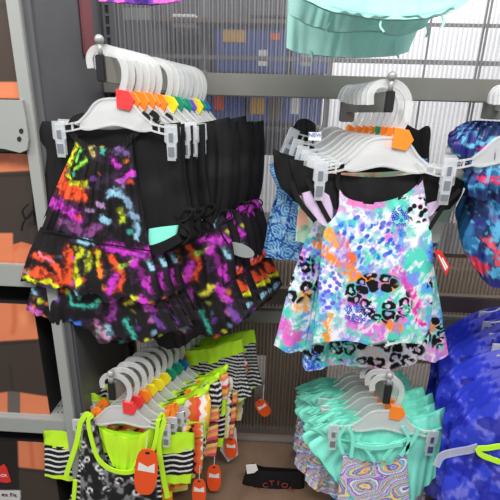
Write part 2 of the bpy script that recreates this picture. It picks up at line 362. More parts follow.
def printed_box(name, x0, y0, x1, y1, x1b, Y, colf, label, depth=.16):
    """card carton with a printed front, x0..x1 at top, x1b at bottom right"""
    xr = (xx(x1, y0, Y)+xx(x1b, y1, Y))/2; xl = xx(x0, (y0+y1)/2, Y); z1 = zz(10, y0, Y); z0 = zz(10, y1, Y)
    r = empty(name, ((xl+xr)/2, Y, z0)); tag(r, label, 'box', 'boxed underwear on the left unit')
    box('carton', (xl, Y, z0), (xr, Y+depth, z1), M['dark'], r, .002)
    nu, nv = 90, 150; vs_, px, py = [], [], []
    rel = [None]
    Mi = np.array([rt, up, fw])
    for j in range(nv):
        for i in range(nu):
            w = Vector((xl+.001+(xr-xl-.002)*i/(nu-1), Y-.0012, z1-.001+(z0-z1+.002)*j/(nv-1))); vs_.append(w)
            a = Mi@np.array(w-CAM); px.append(250+F*a[0]/a[2]); py.append(250-F*a[1]/a[2])
    fs = [(j*nu+i, (j+1)*nu+i, (j+1)*nu+i+1, j*nu+i+1) for j in range(nv-1) for i in range(nu-1)]
    o = mesh_obj('printed_front', vs_, fs, M['board'], r, r.location, False, colf(np.array(px), np.array(py)))
    sm = o.modifiers.new('thickness', 'SOLIDIFY'); sm.thickness = .001; sm.offset = 1
    return r
def cA(x, y):
    c = full(x, (66, 54, 46)); c = mixc(c, (44, 38, 34), .5*ss(6, 0, np.abs(y-6))); c = mixc(c, SK, ss(81, 83, y)); c = mixc(c, SKd, .7*ss(96, 100, y)); return c
def cB(x, y):
    c = full(x, SK); c = mixc(c, (196, 100, 60), .6*ss(.45, .65, fbm(x, y, 26, 3)))
    c = mixc(c, BR, ss(171, 173, y+.05*x)*(1-ss(246, 247, y+.9*(30-x)*0+np.maximum(0, 16-np.abs(x-22))*.3)))
    c = mixc(c, BRD, ss(1.6, .8, np.abs(y+.05*x-176)))
    c = mixc(c, SK, ss(232, 234, y)*ss(14, 12, x)); return c
def cC(x, y):
    c = full(x, SK); c = mixc(c, (190, 96, 56), .7*ss(5, 0, dseg(x, y, [(14, 300), (15, 322), (13, 332)]))*1.0)
    c = mixc(c, (244, 156, 108), .5*ss(8, 0, np.hypot(x-24, (y-318)*.6)))
    c = mixc(c, BR, ss(340, 342, y+.06*x)); c = mixc(c, BRD, ss(1.5, .7, np.abs(y+.06*x-344)))
    c = mixc(c, (40, 33, 30), .7*ss(3, 0, dseg(x, y, [(10, 365), (13, 390)])))
    leg = ss(391, 393, y-.15*np.abs(x-12)+1); c = mixc(c, SK, leg*ss(5, 7, np.abs(x-14.))); c = mixc(c, (96, 88, 84), leg*ss(7, 5, np.abs(x-14.)))
    edge = 34+(y-300)*.16
    c = mixc(c, (16, 15, 16), ss(edge+1, edge+2.5, x)); return c
def cD(x, y):
    c = full(x, (20, 17, 17)); body = ss(17, 19, x-(y-440)*.03)
    s = full(x, SK); s = mixc(s, (190, 96, 56), .7*ss(4, 0, dseg(x, y, [(31, 442), (33, 466)])))
    s = mixc(s, BR, ss(466, 468, y-.1*(x-20))); s = mixc(s, BRD, ss(1.5, .7, np.abs(y-.1*(x-20)-469.5)))
    c = c*(1-body[..., None])+s*body[..., None]
    return mixc(c, (206, 204, 202), ss(489.5, 490.5, y)*ss(21, 20, x))
printed_box('underwear_box', -40, -30, 19, 99, 19, YF+.0, cA, 'underwear box with dark brown brief print at the top left edge')
printed_box('underwear_box', -40, 153, 26, 263, 46, YF+.01, cB, 'underwear box with dark brief below an orange torso, under the bracket plate')
printed_box('underwear_box', -40, 303, 32, 414, 52, YF+.02, cC, 'underwear box with a bare torso above grey briefs, on the bottom shelf')
b4 = printed_box('underwear_box', -40, 440, 50, 560, 70, YF+.02, cD, 'black underwear box with a red PACK badge, under the bottom shelf')
plate('pack_badge', [(-6, 468), (1, 466), (4, 464), (7, 469), (11, 482), (6, 483), (-6, 481)], YF+.016, M['red'], b4, th=.002, bev=0)
text('badge_text', 'PACK', P(1.5, 475.5, YF+.0155), .016, M['whitep'], b4)
text('fit_text', 'ex Fit', P(9, 495, YF+.0165), .024, M['blackink'], b4)
# ------------------------------------------------------------------ pegs
def peg(x0, y0, Y0, x1, y1, Y1, label, h, w=.009):
    a = P(x0, y0, Y0); b = P(x1, y1, Y1); r = empty('display_peg', a); tag(r, label, 'peg')
    d = (b-a); n = Vector((d.y, -d.x, 0)).normalized()*w
    bm = bmesh.new()
    for p in (a, b):
        for s in (-1, 1):
            for z in (0, -h): bm.verts.new(p+n*s+Vector((0, 0, z-.001)))
    bmesh.ops.convex_hull(bm, input=bm.verts); bm_obj('arm', bm, M['steel'], r, a)
    box('end_cap', (a.x-w-.001, a.y-.012, a.z-h-.001), (a.x+w+.001, a.y, a.z+.0), M['capb'], r, .002)
    bm = bmesh.new(); bmesh.ops.create_uvsphere(bm, u_segments=20, v_segments=12, radius=.0105, matrix=Matrix.Translation(a+Vector((0, -.003, .031))))
    bmesh.ops.create_cone(bm, cap_ends=True, segments=14, radius1=.006, radius2=.005, depth=.026, matrix=Matrix.Translation(a+Vector((0, -.003, .011))))
    bm_obj('ball_stop', bm, M['knob'], r, a, True)
    box('mounting_plate', (b.x-.02, b.y-.002, b.z-h-.03), (b.x+.02, YW-.002, b.z+.02), M['steel'], r, .002)
    return a, b
PEG = dict(
    UL=peg(101, 55, 1.03, 200, 77, 1.44, 'grey display peg with ball stop carrying the upper left tie-dye swimsuits', .055),
    UR=peg(390, 91, 1.05, 350, 97, 1.44, 'grey display peg with ball stop carrying the bright leopard swimsuits', .045),
    LL=peg(112, 382, 1.03, 200, 318, 1.44, 'grey display peg with ball stop carrying the neon trimmed swimsuits', .055),
    LR=peg(388, 384, 1.05, 352, 345, 1.44, 'grey display peg with ball stop carrying the mint swimsuits', .06))
# ------------------------------------------------------------------ hanger prototype
K = 1/400
def hanger(tagm='r', text_label=False):
    r = empty('clip_hanger', (0, 0, 0))
    def pl(name, pts, w, m, th=.0022, par=r, n=44):
        c = smoothline(pts, n); t = np.gradient(c, axis=0); t /= np.linalg.norm(t, axis=1)[:, None]+1e-9; nr = np.stack([-t[:, 1], t[:, 0]], 1)*w/2
        vs_, fs = [], []
        for i in range(n):
            for a_, b_ in ((-1, -1), (1, -1), (1, 1), (-1, 1)): q = (c[i]+nr[i]*a_)*K; vs_.append((q[0], b_*th, q[1]))
        for i in range(n-1):
            for k in range(4): fs.append((i*4+k, i*4+(k+1) % 4, i*4+4+(k+1) % 4, i*4+4+k))
        fs += [(3, 2, 1, 0), (n*4-4, n*4-3, n*4-2, n*4-1)]
        return mesh_obj(name, vs_, fs, m, par, (0, 0, 0), False)
    pl('hook', [(-14, -13), (-14.5, -4), (-10, 2.5), (-3, 4), (5, 3.5), (12, -1), (16.5, -9), (17, -20), (14, -30), (9, -40)], 6, M['plastic'], .0028)
    def pp(name, outline, m, y0, y1, par=r, bev=.0008):
        bm = bmesh.new(); v = [bm.verts.new((a_*K, y0, b_*K)) for a_, b_ in outline]; f = bm.faces.new(v)
        g = bmesh.ops.extrude_face_region(bm, geom=[f]); bmesh.ops.translate(bm, verts=[e for e in g['geom'] if isinstance(e, bmesh.types.BMVert)], vec=(0, y1-y0, 0))
        if bev: bmesh.ops.bevel(bm, geom=list(bm.edges), offset=bev, segments=1, affect='EDGES')
        return bm_obj(name, bm, m, par, (0, 0, 0))
    up_ = [(-30, -60), (-22, -53), (-13, -43), (-3, -39), (12, -39), (22, -43), (31, -53), (40, -60)]
    lo_ = [(40, -66), (28, -67), (4, -62), (-20, -67), (-30, -66)]
    pp('shoulder', up_+lo_, M['plastic'], -.0008, .0008)
    pl('rim', up_, 1.8, M['plastic'], .0026); pl('rim', lo_, 1.8, M['plastic'], .0026)
    for sg, x0, x1 in ((-1, -28, -54), (1, 38, 62)):
        pl('side_rail', [(x0, -60), ((x0+x1)/2, -62.5), (x1, -63)], 1.7, M['plastic'], .0024, n=14)
        pl('side_rail', [(x0, -66), ((x0+x1)/2, -69), (x1, -70)], 1.7, M['plastic'], .0024, n=14)
        for q in (.35, .75): pl('side_rail', [(x0+(x1-x0)*q, -61), (x0+(x1-x0)*q, -69)], 1.6, M['plastic'], .002, n=4)
    for cx_ in (-50, 58):
        c = pp('clip', [(cx_-6, -60), (cx_+6, -60), (cx_+6.5, -76), (cx_+4.5, -78), (cx_+4, -94), (cx_-4, -94), (cx_-4.5, -78), (cx_-6.5, -76)], M['clear'], -.006, -.0025)
        pp('clip_back', [(cx_-5, -62), (cx_+5, -62), (cx_+4.5, -92), (cx_-4.5, -92)], M['clear'], .0025, .005, c)
        pp('spring', [(cx_-2, -68), (cx_+2, -68), (cx_+2, -76), (cx_-2, -76)], M['chrome'], -.0078, .0, c)
        pp('jaw', [(cx_-3, -81), (cx_+3, -81), (cx_+3, -90), (cx_-3, -90)], M['chrome'], -.0072, -.0055, c, .0003)
    pp('size_tag', [(8, -30), (20, -32), (25, -40), (20, -49), (8, -47)], M[tagm], -.0055, .0055)
    return r
HANG = {k: hanger(k) for k in 'royg'+'pb'}
usedh = set()
def place_hanger(tagk, loc, rotz, label, group, s=1.):
    h = HANG[tagk]
    if tagk in usedh: h = dup(h)
    usedh.add(tagk); h.location = loc; h.rotation_euler = (0, 0, rotz); h.scale = (s, s, s)
    tag(h, label, 'hanger', group); return h
CN = dict(r='red', o='orange', y='yellow', g='green', p='purple', b='blue')
def along(k, t): a, b = PEG[k]; return a.lerp(b, t)
def stack(key, ts, tags, protos, group_h, desc_h, rots=None, hs=1., tilts=None, jit=.006):
    """protos: list per position of [(proto_root, labelfmt, category, group)]; proto built in world space at ts[0]"""
    p0 = along(key, ts[0])
    for i, t in enumerate(ts):
        p = along(key, t)
        rz = rots[i] if rots else 0
        place_hanger(tags[i % len(tags)], p+Vector((0, 0, .006)), rz, 'clip hanger with %s size tag, %s %s' % (CN[tags[i % len(tags)]], nth(i), desc_h), group_h, hs).rotation_euler.y = tilts[i] if tilts else (random.uniform(-.04, .04) if i else 0)
        for pr, fmt, cat, grp in protos[i]:
            if i == 0 and not pr.get('used'): o = pr
            elif not pr.get('used'): o = pr
            else: o = dup(pr)
            pr['used'] = 1
            o.location = p+Vector(pr['off']); o.rotation_euler = (0, 0, rz)
            if i: o.location += Vector((random.uniform(-1, 1)*jit, 0, random.uniform(-1, .4)*jit)); o.rotation_euler = (0, random.uniform(-.04, .04)*jit/.006, rz+random.uniform(-.05, .05)*jit/.006)
            tag(o, fmt % nth(i), cat, grp)
    return
def clean():
    for o in bpy.data.objects:
        if 'used' in o: del o['used']
        if 'off' in o: del o['off']
def proto(name, key, t=0):
    r = empty(name, along(key, t)); r['off'] = (0, 0, 0); return r
# ------------------------------------------------------------------ upper left: black tie-dye tiered swim tops
MG = (214, 62, 208); RO = (250, 92, 50); YL = (228, 232, 40); LB = (150, 200, 224); OR = (255, 140, 50); TE = (70, 190, 170); PU = (120, 70, 160)
TD = [
 ([(72, 146), (66, 158), (65, 172), (70, 182), (82, 185)], 3.2, YL), ([(78, 150), (74, 160)], 2, (120, 220, 90)), ([(84, 160), (76, 168)], 2.5, (150, 230, 70)),
 ([(60, 170), (55, 182), (66, 188), (80, 190)], 5, RO), ([(54, 184), (60, 194), (80, 197)], 5, RO),
 ([(44, 200), (56, 206), (72, 212), (76, 220)], 5.5, MG), ([(60, 222), (84, 232), (96, 226)], 5, (130, 70, 130)),
 ([(88, 148), (92, 154)], 3, (200, 190, 110)), ([(100, 146), (101, 152)], 2.5, TE), ([(112, 160), (116, 168)], 3.5, MG), ([(118, 182), (126, 176)], 4, (205, 110, 220)), ([(124, 178), (130, 172)], 2.5, MG),
 ([(114, 150), (124, 152)], 3, (120, 90, 150)), ([(106, 196), (114, 190), (128, 205)], 3, LB), ([(124, 200), (132, 218), (134, 232)], 3.5, (130, 160, 190)),
 ([(100, 216), (106, 222)], 3, LB), ([(119, 210), (120, 220)], 3, (200, 220, 60)), ([(84, 208), (90, 210)], 2.5, (160, 130, 170)), ([(96, 202), (100, 206)], 2.5, (190, 150, 200)), ([(134, 226), (136, 240)], 2.5, LB),
 ([(78, 240), (92, 242)], 3, LB), ([(108, 247), (126, 252), (146, 254)], 5.5, MG),
 ([(20, 274), (36, 270), (52, 277), (60, 284)], 4.2, RO), ([(22, 279), (44, 280), (60, 288)], 2.2, YL), ([(32, 256), (48, 258), (58, 270), (62, 280)], 3.2, RO), ([(36, 254), (52, 262)], 1.6, (250, 130, 160)),
 ([(68, 252), (67, 280)], 5, RO), ([(80, 250), (74, 262), (77, 284)], 3.6, YL), ([(88, 254), (86, 268)], 3, (200, 210, 60)), ([(96, 250), (99, 276)], 2.8, OR), ([(97, 252), (96, 264)], 2, YL),
 ([(110, 258), (120, 276), (116, 290)], 4, RO), ([(118, 268), (130, 262)], 3, (190, 225, 80)), ([(132, 262), (140, 275), (148, 290)], 4, MG), ([(108, 292), (112, 276)], 4, MG), ([(146, 262), (150, 270)], 3, LB),
 ([(26, 290), (30, 294)], 3, LB), ([(26, 310), (36, 314)], 4, (226, 110, 210)), ([(46, 288), (54, 300)], 3, PU), ([(68, 296), (70, 304), (90, 308), (96, 302)], 3, TE), ([(68, 322), (76, 324)], 3, (60, 120, 230)),
 ([(96, 330), (104, 336)], 6, (206, 150, 180)), ([(104, 328), (107, 336)], 3, LB), ([(112, 304), (108, 320)], 5, (150, 60, 150)), ([(124, 322), (132, 338)], 3, TE), ([(140, 300), (150, 312)], 4, MG), ([(150, 316), (160, 328)], 3, PU), ([(126, 304), (134, 298)], 3, (230, 220, 70))]
def cTD(x, y):
    c = full(x, (24, 20, 24)); c = mixc(c, (70, 50, 78), .5*ss(.58, .7, fbm(x, y, 12, 4)))
    c = strokes(c, x, y, TD, 3.2, 2, 1.6, .9, .28)
    f1, f2, ci = cells(x+3*fbm(x, y, 6, 3), y, 9, 17); pal = np.array([lin(q) for q in (MG, LB, PU, OR, YL, (210, 120, 190), TE, RO)])
    a = ss(.45, .1, f1+.5*(fbm(x, y, 4, 5)-.5))*.7*(ci > .66)*ss(.45, .6, vn(x, y, 18, 8)); pc = pal[(ci*997).astype(int) % 8]
    c = c*(1-a[..., None])+pc*a[..., None]
    sp = fbm(x, y, 5, 21); return mixc(c, (20, 16, 20), .7*ss(.56, .68, sp))
def tiedye_top(Y):
    r = proto('tiered_swim_top', 'UL')
    cloth('ruffle_tier', [(30, 276), (90, 284), (152, 284)], [(152, 284), (164, 306), (178, 332)], [(22, 312), (40, 318), (56, 326), (66, 322), (84, 332), (102, 346), (118, 338), (140, 344), (160, 336), (178, 334)], [(30, 276), (26, 292), (22, 312)], Y+.008, cTD, None, r, nu=130, nv=50, thick=.007, folds=(.0045, 7, 1), seed=3)
    cloth('ruffle_tier', [(36, 228), (70, 237), (100, 245), (146, 251)], [(146, 251), (152, 270), (160, 298)], [(16, 283), (34, 284), (50, 288), (64, 286), (76, 294), (94, 292), (108, 302), (126, 296), (142, 304), (160, 298)], [(36, 228), (25, 252), (16, 283)], Y-.006, cTD, None, r, nu=130, nv=60, thick=.018, folds=(.0045, 6, 0), seed=2)
    cloth('bodice', [(70, 146), (84, 143), (100, 152), (116, 146), (129, 140)], [(129, 140), (133, 170), (140, 210), (147, 252)], [(35, 229), (70, 238), (100, 246), (147, 253)], [(70, 146), (62, 165), (47, 200), (35, 229)], Y-.002, cTD, None, r, nu=120, nv=110, thick=.013, folds=(.0032, 9, .5), seed=1, gather=.3)
    cloth('neckband', [(68, 132), (80, 142), (100, 149), (118, 144), (130, 133)], [(130, 133), (129, 142)], [(70, 146), (84, 151), (100, 155), (117, 151), (129, 142)], [(68, 132), (70, 146)], Y-.008, cTD, None, r, nu=60, nv=8, thick=.006, folds=(.0014, 14, 0), gather=0)
    ribbon('waist_seam', [(36, 230), (70, 238), (100, 245), (146, 252)], 1.2, Y-.022, M['black'], r, n=30)
    ribbon('strap', [(71, 138), (66, 128), (70, 119), (80, 115, .004)], 6, Y-.004, M['black'], r); ribbon('strap', [(127, 138), (136, 130), (144, 119), (138, 113, .004)], 6, Y-.004, M['black'], r)
    return r
def black_bottoms(Y):
    r = proto('swim_bottoms', 'UL')
    cloth('panel', [(26, 120), (60, 123), (100, 130), (140, 126), (178, 122)], [(178, 122), (180, 170), (186, 212), (190, 240)], [(30, 226), (60, 236), (120, 240), (150, 236), (170, 232), (190, 240)], [(26, 120), (27, 150), (28, 190), (30, 226)], Y, None, M['black'], r, nu=90, nv=50, thick=.007, folds=(.0035, 5, 0), seed=6, gather=.7)
    cloth('lining', [(145, 230), (158, 228), (176, 226)], [(176, 226), (174, 236)], [(143, 250), (158, 246), (174, 238)], [(145, 230), (143, 250)], Y-.010, None, M['mint'], r, nu=14, nv=8, thick=.002, folds=(.0004, 2, 0))
    cloth('leg_band', [(143, 248), (160, 242), (176, 234)], [(176, 234), (180, 242)], [(143, 258), (162, 254), (182, 244)], [(143, 248), (143, 258)], Y-.011, None, M['black'], r, nu=14, nv=8, thick=.003, folds=(.0004, 2, 0))
    ribbon('drawstring', [(24, 205), (18, 212), (22, 220), (28, 214), (34, 206), (20, 222), (17, 232)], 1.6, Y-.008, M['black'], r)
    ribbon('drawstring', [(172, 214), (180, 222), (190, 212), (182, 210), (176, 222), (188, 234), (180, 246)], 1.6, Y-.010, M['black'], r)
    return r
def rear_td(Y, v=0):
    r = proto('tiered_swim_top', 'UL', .5); ox = 62
    f = (lambda x, y: cTD(178-(x-116)*1.1, y-10)) if v == 0 else (lambda x, y: cTD((x-100)*1.05, y+22))
    cloth('ruffle_tier', [(120, 262), (190, 268), (246, 262)], [(246, 262), (254, 280), (262, 300)], [(114, 322), (140, 334), (165, 326), (190, 338), (214, 324), (238, 322), (262, 300)], [(120, 262), (118, 290), (114, 322)], Y, f, None, r, nu=110, nv=50, thick=.008, folds=(.007, 6, 1), seed=63)
    cloth('ruffle_tier', [(122, 215), (180, 214), (238, 208)], [(238, 208), (246, 235), (250, 266)], [(116, 288), (150, 298), (185, 288), (210, 292), (250, 266)], [(122, 215), (118, 250), (116, 288)], Y-.004, f, None, r, nu=110, nv=60, thick=.009, folds=(.007, 6, 0), seed=62)
    cloth('bodice', [(130, 150), (160, 154), (190, 148)], [(190, 148), (196, 180), (214, 214)], [(122, 218), (170, 220), (214, 215)], [(130, 150), (126, 180), (122, 218)], Y, f, None, r, nu=50, nv=40, thick=.006, folds=(.003, 6, .5), seed=61, gather=.4)
    return r
def rear_bottoms(Y):
    r = proto('swim_bottoms', 'UL', .5)
    cloth('panel', [(100, 122), (160, 128), (205, 124), (240, 118)], [(240, 118), (242, 150), (240, 190), (234, 216)], [(104, 215), (160, 226), (200, 220), (234, 217)], [(100, 122), (100, 170), (104, 215)], Y, None, M['black'], r, nu=90, nv=50, thick=.008, folds=(.007, 4, 0), seed=66, gather=.4)
    ribbon('drawstring', [(222, 214), (212, 206), (206, 216), (220, 218), (232, 206), (240, 212), (228, 222), (236, 240)], 1.5, Y-.014, M['black'], r)
    return r
tdY = PEG['UL'][0].y+.012
tr2 = rear_td(along('UL', .5).y+.012, 1); tr_ = rear_td(along('UL', .5).y+.012); br_ = rear_bottoms(along('UL', .5).y+.003); tp = tiedye_top(tdY-.004); bt = black_bottoms(tdY+.011)
tsUL = [.03, .09, .15, .21, .27, .33, .45, .51, .57, .63, .69, .75, .81, .87]
stack('UL', tsUL, 'rooooo'+'ygggpygb', [[(tp if k < 5 else (tr_, tr2)[k % 2], 'rainbow tie-dye tiered top, %s on the upper left peg', 'swimsuit', 'tie-dye swim tops'), (bt if k < 5 else br_, 'black swim bottoms, %s on the upper left peg', 'swim bottoms', 'black swim bottoms')] for k in range(len(tsUL))],
      'hangers on the upper left peg', 'on the upper left peg', [0]*6+[random.uniform(-.05, .05) for _ in range(8)])
# grey oval tag between the tie-dye skirts
tag(plate('oval_tag', [(240+15*math.cos(t)*.95-2*math.sin(t), 250+6*math.sin(t)+5*math.cos(t)) for t in np.linspace(0, 6.283, 24, endpoint=False)], 1.20, M['greycard'], None, th=.0012, bev=0), 'grey oval hang tag among the dark tie-dye skirts', 'tag')
# ------------------------------------------------------------------ upper right: bright leopard / watercolour suit
def cWC(x, y):
    n = fbm(x, y, 26, 31); n2 = fbm(x, y, 18, 37)
    c = full(x, (236, 240, 246)); c = mixc(c, (84, 214, 190), ss(.42, .54, n)); c = mixc(c, (90, 160, 240), .9*ss(.56, .66, n2)); c = mixc(c, (238, 130, 214), .9*ss(.6, .68, fbm(x, y, 20, 45)))
    c = mixc(c, (245, 246, 250), .8*ss(.58, .66, fbm(x+y*.6, y, 8, 51)))
    # royal blue dabs upper middle
    f1, f2, cid = cells(x+.4*y, y*1.0, 7.5, 3); zone = ss(40, 26, np.hypot((x-368)*.9, (y-238)*1.2))
    c = mixc(c, (44, 96, 214), zone*ss(.42, .3, f1))
    z2 = ss(30, 16, np.hypot(x-322, (y-278)*.5)); f1b, _, _ = cells(x*1.1, y, 6, 13); c = mixc(c, (110, 90, 225), z2*ss(.42, .3, f1b))
    # pink crown near the collar, purple streaks, coral flowers
    c = strokes(c, x, y, [([(350, 200), (366, 206), (384, 203)], 4, (236, 130, 196)), ([(398, 188), (392, 230)], 2.5, (120, 224, 204)),
        ([(322, 250), (336, 262), (352, 272)], 8, OR), ([(330, 236), (344, 246)], 7, (250, 170, 70)), ([(345, 240), (350, 256)], 6, (244, 110, 60)), ([(356, 276), (380, 282), (396, 284)], 6, (250, 150, 40)),
        ([(399, 268), (412, 292), (421, 322)], 4.5, (236, 50, 170)), ([(411, 300), (420, 312)], 3, (236, 50, 170)), ([(410, 330), (424, 340)], 6, (130, 226, 200)),
        ([(350, 322), (372, 332), (390, 326)], 8, (226, 120, 214)), ([(385, 322), (398, 328)], 6, (250, 140, 60)), ([(330, 318), (326, 342)], 4, (250, 160, 50)),
        ([(434, 250), (436, 262)], 4, (60, 100, 210)), ([(452, 348), (456, 366)], 4, (240, 120, 200)), ([(434, 335), (440, 340)], 4, (250, 150, 60)),
        ([(276, 330), (292, 345)], 11, (240, 110, 206)), ([(300, 312), (310, 300)], 7, (250, 170, 60)), ([(314, 290), (318, 310)], 4, (70, 200, 170)), ([(330, 352), (345, 358)], 5, (60, 190, 170)), ([(372, 356), (388, 372)], 6, (244, 130, 80)), ([(312, 205), (306, 240)], 5, (110, 210, 170))], 3, 8, 1.7, .95, 0)
    st = fbm(x*1.0+y*.35, y*.5, 5, 57); c = mixc(c, (250, 250, 252), .6*ss(.60, .68, st)); c = mixc(c, (150, 120, 226), .55*ss(.60, .68, fbm(x, y*.7, 6, 58))); c = mixc(c, (60, 200, 190), .55*ss(.62, .70, fbm(x*.8, y, 6, 59)))
    # indigo scribble dabs
    f1c, _, _ = cells(x*1.5, y*1.2, 5, 23); z3 = np.maximum(ss(13, 9, np.hypot((x-400)*1.1, y-216)), np.maximum(ss(17, 12, np.hypot((x-360)*.9, (y-312)*1.3)), ss(13, 9, np.hypot(x-312, y-368))))
    c = mixc(c, (54, 48, 190), z3*ss(.15, .22, np.abs(f1c-.3)*-1+.34)*1.0)
    # leopard rosettes
    wx = x+(fbm(x, y, 6, 71)-.5)*6; wy = y+(fbm(x, y, 6, 72)-.5)*6
    g1, g2, gi = cells(wx, wy*1.15, 13.5, 61); ring = ss(.15, .21, g1)*ss(.54, .48, g1)*ss(.04, .10, g2-g1)*ss(.24, .32, vn(x, y, 5, 77)+.14); fill = ss(.32, .26, g1)*(gi > .7)
    hem = ss(1.1, .8, np.hypot((x-395)/40, (y-360)/20)); c = mixc(c, (246, 246, 244), .75*hem)
    zl = np.zeros(x.shape)
    for (cx_, cy_, rx, ry) in ((362, 291, 24, 12), (386, 302, 26, 20), (392, 360, 40, 20), (350, 362, 14, 10), (340, 350, 10, 10), (304, 272, 12, 14), (295, 292, 12, 18), (312, 290, 7, 16), (440, 345, 16, 18), (432, 292, 5, 14), (318, 360, 16, 8), (372, 280, 26, 8)):
        zl = np.maximum(zl, ss(1.15, .9, np.hypot((x-cx_)/rx, (y-cy_)/ry)))
    c = mixc(c, (244, 140, 210), .7*zl*ss(.12, .06, g1)*(gi < .7)); c = mixc(c, (12, 12, 16), zl*np.maximum(ring, fill))
    # dalmatian dots near the right shoulder
    d1, _, _ = cells(x, y, 6.5, 81); z4 = ss(1.1, .9, np.minimum(np.hypot((x-420)/13, (y-210)/13), np.hypot((x-398)/15, (y-192)/7)))
    return mixc(c, (12, 12, 18), z4*ss(.43, .35, d1))
def cPaisley(x, y):
    c = full(x, (150, 212, 236)); f1, f2, _ = cells(x, y, 15, 5); ring = np.abs(np.sin(f1*18))
    c = mixc(c, (36, 84, 178), ss(.55, .8, ring)); c = mixc(c, (30, 60, 150), ss(.1, .05, f2-f1)); return mixc(c, (190, 232, 244), .6*ss(.6, .7, fbm(x, y, 6, 9)))
def cPastel(x, y):
    c = full(x, (196, 226, 200)); c = mixc(c, (250, 190, 160), ss(.5, .6, fbm(x, y, 10, 3))); c = mixc(c, (120, 190, 160), ss(.58, .66, fbm(x, y, 7, 8))); return mixc(c, (240, 240, 226), ss(.56, .66, fbm(x, y, 12, 14)))
urY = PEG['UR'][0].y+.012
def leopard_top(Y):
    r = proto('tankini_top', 'UR')
    cloth('body', [(340, 190), (347, 198), (362, 203), (384, 203), (404, 197), (416, 188), (424, 180)], [(424, 180), (428, 205), (434, 245), (434, 300), (430, 346)], [(313, 344), (345, 340), (380, 346), (405, 343), (430, 347)], [(340, 190), (338, 212), (324, 234), (319, 285), (313, 344)], Y-.006, cWC, None, r, nu=190, nv=230, thick=.014, folds=(.0016, 3, .5), seed=11)
    ribbon('strap', [(342, 194), (338, 182), (342, 168), (350, 160, .006)], 4, Y-.004, M['black'], r, colf=None)
    ribbon('strap', [(421, 186), (424, 174), (416, 164, .006)], 5, Y-.004, M['black'], r)
    return r
def leopard_skirt(Y):
    r = proto('swim_dress', 'UR')
    cloth('body', [(320, 215), (345, 205), (410, 205), (432, 214)], [(432, 214), (438, 250), (448, 310), (458, 369)], [(273, 352), (288, 360), (303, 361), (306, 378), (345, 374), (380, 380), (420, 377), (424, 371), (444, 374), (458, 369)], [(320, 215), (306, 246), (290, 290), (273, 352)], Y, cWC, None, r, nu=210, nv=190, thick=.010, folds=(.0045, 5, 2), seed=12)
    ribbon('strap', [(322, 222), (306, 200), (300, 182), (306, 170)], 4, Y-.006, M['black'], r); ribbon('strap', [(336, 226), (318, 205), (312, 186), (314, 172)], 4, Y-.006, M['black'], r); ribbon('strap', [(428, 222), (440, 200), (446, 184)], 5, Y-.006, M['black'], r)
    return r
def black_band(Y):
    r = proto('swim_bottoms', 'UR')
    cloth('panel', [(288, 158), (310, 168), (345, 176), (385, 178), (425, 174), (452, 176), (466, 182)], [(466, 182), (462, 198), (452, 210)], [(300, 196), (330, 208), (370, 214), (410, 214), (452, 210)], [(288, 158), (292, 176), (300, 196)], Y+.002, None, M['black'], r, nu=80, nv=20, thick=.007, folds=(.003, 4, 0), gather=.5)
    cloth('lining', [(302, 194), (318, 190), (330, 196)], [(330, 196), (334, 212), (332, 228)], [(310, 212), (322, 226), (332, 230)], [(302, 194), (304, 204), (310, 212)], Y-.010, None, M['lining'], r, nu=16, nv=16, thick=.003, folds=(.001, 2, 0))
    cloth('lining', [(424, 206), (436, 202), (448, 200)], [(448, 200), (436, 212)], [(424, 222), (432, 216), (436, 212)], [(424, 206), (424, 222)], Y-.010, None, M['lining'], r, nu=12, nv=12, thick=.003, folds=(.001, 2, 0))
    ribbon('strap', [(292, 182), (300, 202), (316, 222)], 5, Y-.016, M['black'], r); ribbon('strap', [(308, 180), (318, 200), (330, 222)], 5, Y-.016, M['black'], r); ribbon('strap', [(462, 190), (446, 206), (430, 230)], 4, Y-.016, M['black'], r)
    return r
def paisley(Y):
    r = proto('paisley_suit', 'UR', .44)
    cloth('body', [(268, 166), (290, 158), (320, 156), (380, 158), (430, 160)], [(430, 160), (436, 200), (440, 250)], [(263, 252), (290, 258), (360, 262), (440, 262)], [(268, 166), (276, 190), (270, 215), (263, 252)], Y, cPaisley, None, r, nu=110, nv=70, thick=.007, folds=(.003, 4, 0), seed=15)
    return r
def black_short(Y):
    r = proto('swim_bottoms', 'UR', .34)
    cloth('panel', [(276, 152), (300, 160), (380, 166), (440, 166), (452, 168)], [(452, 168), (456, 200), (450, 232)], [(284, 186), (310, 206), (380, 220), (450, 232)], [(276, 152), (278, 170), (284, 186)], Y, None, M['black'], r, nu=70, nv=20, thick=.006, folds=(.003, 4, 0), gather=.5)
    return r
def rear_black(Y):
    r = proto('swim_bottoms', 'UR', .84)
    cloth('panel', [(287, 128), (294, 119), (302, 118), (312, 124)], [(312, 124), (310, 160)], [(290, 164), (300, 166), (310, 160)], [(287, 128), (288, 146), (290, 164)], Y, None, M['black'], r, nu=30, nv=20, thick=.01, folds=(.004, 2, 0), gather=.3)
    cloth('panel', [(408, 110), (414, 108), (418, 122), (436, 130), (446, 125), (452, 128)], [(452, 128), (454, 164)], [(408, 160), (430, 168), (454, 164)], [(408, 110), (409, 136), (408, 160)], Y, None, M['black'], r, nu=40, nv=20, thick=.01, folds=(.004, 3, 0), gather=.3)
    return r
def pastel_short(Y):
    r = proto('pastel_swimsuit', 'UR', .24)
    cloth('body', [(300, 170), (380, 172), (452, 168), (467, 176)], [(467, 176), (462, 196), (450, 218), (440, 244)], [(292, 238), (350, 250), (440, 246)], [(300, 170), (296, 200), (292, 238)], Y, cPastel, None, r, nu=100, nv=50, thick=.006, folds=(.003, 4, 0))
    return r
